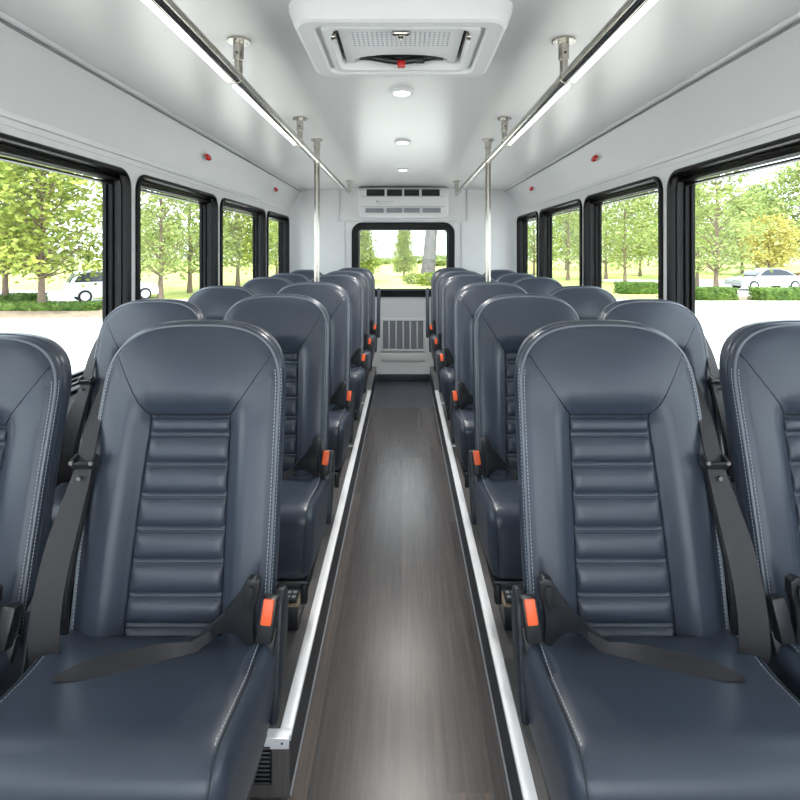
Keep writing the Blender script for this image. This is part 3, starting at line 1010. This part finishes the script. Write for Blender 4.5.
def leaf_quads(centres, size, squash=.8, flat=.45):
    n = len(centres)
    C = np.array(centres)
    th = rng.uniform(0, 2 * PI, n); ph = rng.normal(0, flat, n)
    a = np.stack([np.cos(th) * np.cos(ph), np.sin(th) * np.cos(ph), np.sin(ph)], 1)
    r = rng.normal(size=(n, 3)); r[:, 2] += .9
    b = np.cross(a, r); b /= np.linalg.norm(b, axis=1)[:, None]
    nrm = np.cross(a, b)
    s = size * rng.uniform(.6, 1.3, n)[:, None]
    v = np.empty((n, 4, 3))
    v[:, 0] = C - a * s * .5; v[:, 1] = C + b * s * .26 + nrm * s * .07
    v[:, 2] = C + a * s * .5; v[:, 3] = C - b * s * .26 + nrm * s * .07
    verts = v.reshape(-1, 3)
    faces = np.arange(n * 4).reshape(-1, 4)
    return verts, faces
def np_obj(name, verts, faces, material, parent=None):
    me = bpy.data.meshes.new(name)
    me.from_pydata(verts.tolist(), [], faces.tolist()); me.materials.append(material)
    o = bpy.data.objects.new(name, me); COL.objects.link(o)
    if parent is not None: o.parent = parent
    return o

def make_tree(name, h, base, rad, shape, leafmat, nclus, nleaf, size, seed, trunk_r=.11, barkm='bark'):
    """shape: 'oval', 'cone' or 'round'"""
    R = random.Random(seed)
    e = empty(name, (0, 0, 0), '', 'tree')
    m = MB()
    pts = [(0, 0, -.05)]; rr = [trunk_r * 1.5]
    for k in range(1, 9):
        t = k / 8
        pts.append((R.gauss(0, .05) * t, R.gauss(0, .05) * t, h * .93 * t)); rr.append(trunk_r * (1 - .88 * t) + .008)
    m.tube(pts, rr, 10)
    cl = []
    for c in range(nclus):
        t = (c + R.random()) / nclus
        z = base + (h - base) * t
        if shape == 'cone': rz = rad * (1 - t) ** .8 + .08
        elif shape == 'oval': rz = rad * (math.sin(PI * min(1, (.16 + .84 * t)) ** .8) ** .75 + .04)
        else: rz = rad * math.sqrt(max(.03, 1 - (2 * t - .9) ** 2 / 1.25))
        rz *= R.uniform(.72, 1.12)
        a = c * 2.39996 + R.uniform(-.5, .5)
        q = rz * math.sqrt(R.uniform(.12, 1))
        p = Vector((math.cos(a) * q, math.sin(a) * q, z + R.gauss(0, .1)))
        cl.append((p, rz))
        if q > .25 * rad and c % 2 == 0:
            s = Vector((0, 0, max(base * .8, z - q * .75)))
            m.tube([s, (s + p) / 2 + Vector((0, 0, .08 * q)), p], [trunk_r * .36, trunk_r * .2, .006], 5)
    m.build('trunk', M[barkm], e)
    cs = []
    for p, rz in cl:
        k = int(nleaf * R.uniform(.6, 1.4))
        sg_ = .13 * rad + .12
        g = rng.normal(0, 1, (k, 3)) * np.array([sg_, sg_, sg_ * .55])
        cs.append(g + np.array(p))
    v, f = leaf_quads(np.concatenate(cs), size)
    np_obj('foliage', v, f, M[leafmat], e)
    return e

P_oval = make_tree('shade_tree', 6.6, 1.5, 2.05, 'oval', 'leaf', 120, 48, .25, 3)
P_slim = make_tree('slender_tree', 6.6, 1.2, 1.55, 'oval', 'leaf_pale', 85, 34, .22, 5, .09)
P_round = make_tree('round_tree', 8.5, 2.0, 3.4, 'round', 'leaf_pale', 150, 42, .36, 8, .16)
P_yel = make_tree('yellow_tree', 5.0, 1.5, 2.1, 'round', 'leaf_yellow', 110, 50, .26, 9, .09)
P_dark = make_tree('dark_tree', 9.5, 1.2, 3.2, 'oval', 'leaf_dark', 190, 60, .36, 12, .18)
P_cone = make_tree('conifer', 4.2, .55, 1.0, 'cone', 'leaf', 210, 36, .17, 14, .09)
used = set()
def plant(proto, px, depth, label, scale=1.0, rz=0, group=None, zscale=None, name=None):
    o = proto if proto not in used else copy_tree(proto)
    used.add(proto)
    x = (px - 404) / 533 * depth
    o.location = (x, depth, GZ)
    o.rotation_euler = (0, 0, rz); o.scale = (scale, scale, zscale or scale)
    tag(o, label, 'tree', group)
    return o
# left side
plant(P_oval, 42, 18.9, 'leafy green tree with brown trunk through the large front left window', 1.05, .3, None, .98)
plant(P_oval, 6, 21.2, 'green tree with trunk at the left edge of the photo, behind the hedge', 1.0, 2.1)
plant(P_slim, 161, 24, 'slender tree with visible trunk in the second left window', 1.12, .9, None, 1.05)
plant(P_slim, 190, 27, 'tree at the right of the second left window', 1.2, 3.0, None, 1.02)
plant(P_slim, 122, 27, 'tree half hidden by the pillar between first and second left windows', 1.0, 4.2)
plant(P_oval, 238, 31, 'bushy tree seen in the third left window', 1.0, 4.4, None, 1.0)
plant(P_slim, 257, 36, 'slender tree at the right of the third left window', 1.2, 1.4, None, 1.1)
plant(P_slim, 277, 42, 'small tree showing low in the rearmost left window', 1.1, 5.2, None, .95)
# right side
plant(P_slim, 716, 26.3, 'tall slender tree at the left of the large front right window', 1.25, .2, None, 1.12)
plant(P_slim, 697, 30, 'thin trunk tree beside the frame of the front right window', 1.0, 1.9)
plant(P_yel, 769, 36, 'yellow-leaved tree behind the silver car', .85, .4)
plant(P_dark, 757, 62, 'dark green tall tree rising above the others at right', .98, 1.1)
plant(P_round, 742, 46, 'broad pale tree behind the silver car, left of the yellow tree', .78, 2.2)
plant(P_round, 806, 40, 'broad tree at the right edge of the photo', 1.0, 3.4)
plant(P_oval, 640, 44, 'green tree at the right of the second right window', 1.05, 2.8)
plant(P_slim, 625, 34, 'slender tree with trunk in the second right window', 1.05, 4.0)
plant(P_slim, 606, 40, 'pale tree at the left of the second right window', 1.15, 5.0)
plant(P_slim, 568, 38, 'slender tree in the third right window', 1.15, .7)
plant(P_slim, 534, 46, 'pale tree showing in the rearmost right window', 1.1, 1.7)
plant(P_slim, 668, 38, 'tree behind the pillar between front and second right windows', 1.15, 3.7)
plant(P_oval, 690, 52, 'bushy tree far behind the slender tree in the front right window', 1.2, 5.6)
# rear
plant(P_cone, 404, 43, 'conical green tree in the middle of the rear window', 1.0, .5, None, .97)
plant(P_cone, 362, 36, 'conical tree at the left side of the rear window', 1.1, 2.5, None, 1.0)
# thick leaning trunk behind the bus
e = empty('thick_tree', (1.52, 35, GZ), 'thick pale leaning tree trunk at the right of the rear window', 'tree')
MB().tube([(0, 0, -.05), (.04, 0, .4), (.14, 0, 1.6), (.28, 0, 3.4), (.36, 0, 5.5), (.4, 0, 8)], [.66, .50, .43, .39, .34, .26], 20).build('trunk', M['trunk_pale'], e)
Rr = random.Random(4); cs = []
m = MB()
for k in range(60):
    a = k * 2.4; q = 2.6 * math.sqrt(Rr.random()); z = 7.6 + Rr.random() * 3.5
    p = Vector((.4 + q * math.cos(a), q * math.sin(a), z))
    if k % 3 == 0: m.tube([(.4, 0, 7.4), (Vector((.4, 0, 7.4)) + p) / 2, p], [.12, .07, .02], 6)
    cs.append(rng.normal(0, .4, (50, 3)) + np.array(p))
m.build('branch', M['trunk_pale'], e)
v, f = leaf_quads(np.concatenate(cs), .36); np_obj('foliage', v, f, M['leaf'], e)

# shrubs and hedges
def shrub_mesh(sx, sy, sz, n, size, name, material, box=False):
    if box:
        P = rng.uniform(-1, 1, (n, 3)); ax = rng.integers(0, 3, n); sgn = rng.choice([-1, 1], n)
        P[np.arange(n), ax] = sgn * rng.uniform(.85, 1.02, n)
        P = P * np.array([sx / 2, sy / 2, sz / 2]); P[:, 2] += sz / 2
        P = P[P[:, 2] > .02]
    else:
        d = rng.normal(size=(n, 3)); d /= np.linalg.norm(d, axis=1)[:, None]
        P = d * rng.uniform(.6, 1.05, (n, 1)) * np.array([sx / 2, sy / 2, sz / 2]); P[:, 2] += sz / 2
    return leaf_quads(P, size)
def shrub(name, loc, s, n, size, label, cat, material, group=None, box=False):
    e = empty(name, loc, label, cat, group)
    v, f = shrub_mesh(*s, n, size, name, material, box)
    np_obj('foliage', v, f, M[material], e)
    m = MB()
    if box: m.box((0, 0, s[2] * .46), (s[0] * .93, s[1] * .86, s[2] * .86), .12, 3)
    else:
        for k in range(5):
            a = k * 1.26; m.tube([(0, 0, -.03), (.25 * s[0] * math.cos(a), .25 * s[1] * math.sin(a), s[2] * .7)], [.03, .01], 5)
    m.build('stem', M[material] if box else M['bark'], e)
    return e
shrub('hedge', (-18.0, 21.4, GZ), (7.0, .8, .46), 4600, .11, 'low clipped hedge behind the trees at the left edge of the photo', 'hedge', 'hedge', None, True)
shrub('hedge', (-14.6, 18.9, GZ), (7.6, .7, .36), 4200, .10, 'lower hedge strip by the trunk outside the front left window', 'hedge', 'hedge', None, True)
shrub('hedge', (13.1, 22.6, GZ), (1.6, .9, .62), 2600, .11, 'short hedge at the left of the front right window', 'hedge', 'hedge', None, True)
shrub('hedge', (16.4, 22.4, GZ), (3.4, .9, .62), 3800, .11, 'long hedge at the right edge of the front right window', 'hedge', 'hedge', None, True)
shrub('hedge', (11.6, 26.6, GZ), (1.9, 1.0, .6), 2600, .11, 'hedge seen at the right side of the second right window', 'hedge', 'hedge', None, True)
shrub('shrub', (.62, 34, GZ), (1.5, 1.2, .75), 900, .15, 'small yellow-green shrub left of the thick trunk', 'shrub', 'leaf')
shrub('shrub', (1.75, 32.6, GZ), (2.2, 1.2, .85), 1300, .15, 'spreading yellow-green shrub in front of the thick trunk', 'shrub', 'leaf')
# far line of bushes behind the lawn
far = [(357, 66, 3.2), (373, 72, 2.6), (385, 80, 2.2), (397, 88, 2.0), (409, 92, 2.2), (419, 86, 2.6), (437, 72, 3.2), (448, 80, 2.8), (338, 60, 3.0), (470, 66, 3.2)]
bush = None
for px, d, s in far:
    x = (px - 404) / 533 * d
    if bush is None:
        bush = shrub('bush', (x, d, GZ), (1.5, 1.3, .95), 1500, .16, 'pale rounded bush in the distant row beyond the rear lawn', 'bush', 'leaf_pale', 'distant bushes beyond the rear lawn')
        o = bush
    else:
        o = copy_tree(bush); o.location = (x, d, GZ)
    o.scale = (s * .8, s * .8, s * .52)
k = 0
fart = [(20, 48), (140, 54), (170, 50), (205, 56), (232, 58), (262, 62), (284, 66), (522, 66), (545, 62), (566, 58), (590, 56), (618, 60), (648, 62), (684, 70), (716, 66), (780, 68), (815, 60), (840, 52), (-20, 46)]
for px, d in fart:
    side = 'left' if px < 400 else 'right'
    k += 1
    plant(P_round if k % 3 else P_oval, px, d + (k % 2) * 12, 'hazy tree in the far background row beyond the %s side windows' % side, .58 + .08 * (k % 4), k * 1.3, 'background trees beyond the %s windows' % side)

# cars
def car(loc, rz, label, colr, kind):
    e = empty('car', loc, label, 'car', None, rz); e.scale = (.84, .84, .84)
    paint = mat('car paint ' + kind, colr, .25, metal=.1, var=.01, coat=.6)
    M['carglass'] = M.get('carglass') or mat('dark car glass', (42, 50, 58), .08, var=.02)
    L_, W_ = 4.5, 1.78
    if kind == 'sedan':
        low = [(-2.22, .34), (-2.25, .62), (-2.18, .86), (-1.55, .95), (-.2, .97), (.95, .94), (1.75, .84), (2.15, .70), (2.25, .50), (2.2, .30)]
        cab = [(-1.62, .93), (-1.0, 1.30), (-.55, 1.42), (.15, 1.43), (.55, 1.34), (1.15, .92)]
    else:
        low = [(-2.05, .34), (-2.12, .62), (-2.08, .98), (-1.6, 1.02), (-.2, 1.02), (.85, 1.0), (1.65, .88), (2.0, .74), (2.08, .50), (2.02, .30)]
        cab = [(-2.0, .98), (-1.72, 1.48), (-1.3, 1.58), (.0, 1.58), (.4, 1.46), (1.05, .98)]
    def solid(poly, w0, w1, zs):
        m = MB(); rings = []
        z0 = min(p[1] for p in poly); z1 = max(p[1] for p in poly)
        for s, k_ in ((-1, .86), (-.96, .97), (-.85, 1), (.85, 1), (.96, .97), (1, .86)):
            r = []
            cxm = sum(p[0] for p in poly) / len(poly)
            for x, z in poly:
                t = (z - z0) / (z1 - z0); w_ = w0 + (w1 - w0) * t
                r.append((cxm + (x - cxm) * (.94 + .06 * k_ if abs(s) > .9 else 1), s * w_ / 2, z0 + (z - z0) * (1 if abs(s) < .9 else .97)))
            rings.append(r)
        m.loft(rings, True); return m
    solid(low, W_, W_ * .92, 0).build('body', paint, e, sharp=40)
    solid(cab, W_ * .9, W_ * .70, 0).build('roof', paint, e, sharp=40)
    # glass band: side windows, windscreen, rear screen
    zc0, zc1 = cab[0][1], max(p[1] for p in cab)
    for s in (-1, 1):
        m = MB()
        cxm = sum(p[0] for p in cab) / len(cab)
        poly = [(cxm + (x - cxm) * .86, zc0 + .05 + (z - zc0) * .80) for x, z in cab]
        def fn(a, b, c, s=s):
            t = (b - zc0) / (zc1 - zc0); w_ = W_ * (.9 + (.70 - .9) * t)
            return (a, s * (w_ / 2 - .012 + c), b)
        m.prism(poly, fn, .016); m.build('side_window', M['carglass'], e)
    for a, b in ((cab[-1], cab[-2]), (cab[0], cab[1])):
        sgn = 1 if a[0] > 0 else -1
        m = MB(); A = Vector((a[0] + sgn * .02, 0, a[1] + .05)); B = Vector((b[0] + sgn * .03, 0, b[1] - .02))
        m.add([A + Vector((0, -.66, 0)), A + Vector((0, .66, 0)), B + Vector((0, .56, 0)), B + Vector((0, -.56, 0)),
               A + Vector((-sgn * .04, -.66, 0)), A + Vector((-sgn * .04, .66, 0)), B + Vector((-sgn * .04, .56, 0)), B + Vector((-sgn * .04, -.56, 0))],
              [(0, 1, 2, 3), (7, 6, 5, 4), (0, 4, 5, 1), (1, 5, 6, 2), (2, 6, 7, 3), (3, 7, 4, 0)])
        m.build('windscreen' if sgn > 0 else 'rear_screen', M['carglass'], e)
    for x in (-1.35, 1.38):
        for s in (-1, 1):
            w_ = MB().lathe((x, s * (W_ / 2 - .10), .32), [(.20, -.11), (.31, -.10), (.325, -.04), (.325, .04), (.31, .10), (.20, .11)], 24, 'y').build('wheel', M['dark'], e)
            MB().lathe((x, s * (W_ / 2 + .008), .32), [(.21, -.012), (.20, .012), (.06, .02)], 18, 'y').build('hub', M['alu'], w_)
    for s in (-1, 1):
        MB().box((-2.12 if kind == 'sedan' else -2.0, s * .66, .78), (.16, .34, .13), .03).build('tail_light', M['red'], e)
        MB().box((2.06 if kind == 'sedan' else 1.9, s * .62, .68), (.2, .3, .11), .03).build('headlight', M['white_plastic'], e)
    return e
car(((113 - 404) / 533 * 23.4, 23.4, GZ), math.radians(38), 'white hatchback car parked beyond the hedge at left', (232, 234, 238), 'hatch')
car(((765 - 404) / 533 * 29.5, 29.5, GZ), math.radians(183), 'silver sedan parked behind the hedge outside the front right window', (150, 154, 160), 'sedan')
car(((823 - 404) / 533 * 34, 34, GZ), math.radians(178), 'dark red car cut off by the right edge of the photo', (92, 34, 34), 'sedan')

# ------------------------------------------------------------------ light
w = bpy.data.worlds.new('sky'); sc.world = w; w.use_nodes = True
t = w.node_tree; bg = t.nodes['Background']
tc = t.nodes.new('ShaderNodeTexCoord'); nz = t.nodes.new('ShaderNodeTexNoise'); nz.inputs['Scale'].default_value = 2.5; nz.inputs['Detail'].default_value = 5
rp = t.nodes.new('ShaderNodeValToRGB')
rp.color_ramp.elements[0].position = .35; rp.color_ramp.elements[0].color = (.72, .86, 1, 1)
rp.color_ramp.elements[1].position = .62; rp.color_ramp.elements[1].color = (.93, .97, 1, 1)
t.links.new(tc.outputs['Generated'], nz.inputs['Vector']); t.links.new(nz.outputs['Fac'], rp.inputs['Fac']); t.links.new(rp.outputs['Color'], bg.inputs['Color'])
bg.inputs['Strength'].default_value = 4.4
sun = bpy.data.lights.new('sun', 'SUN'); sun.energy = 7; sun.angle = math.radians(1.5); sun.color = (1, .96, .88)
so = bpy.data.objects.new('sun', sun); COL.objects.link(so)
so.rotation_euler = (math.radians(30), math.radians(-6), 0)      # high, from behind the camera

for o in bpy.data.objects:
    pass
# camera
cd = bpy.data.cameras.new('camera'); cd.lens = 24; cd.sensor_width = 36
cd.shift_x = -4 / 800; cd.shift_y = -150 / 800
cd.clip_start = .02; cd.clip_end = 400
co = bpy.data.objects.new('camera', cd); COL.objects.link(co)
co.location = (.009, 0, CAMZ); co.rotation_euler = (PI / 2, 0, 0)
sc.camera = co
vs = sc.view_settings
vs.view_transform = 'Standard'; vs.look = 'None'; vs.gamma = 1; vs.use_curve_mapping = False; vs.exposure = 0
sc.cycles.use_denoising = True
sc.cycles.sample_clamp_indirect = 8
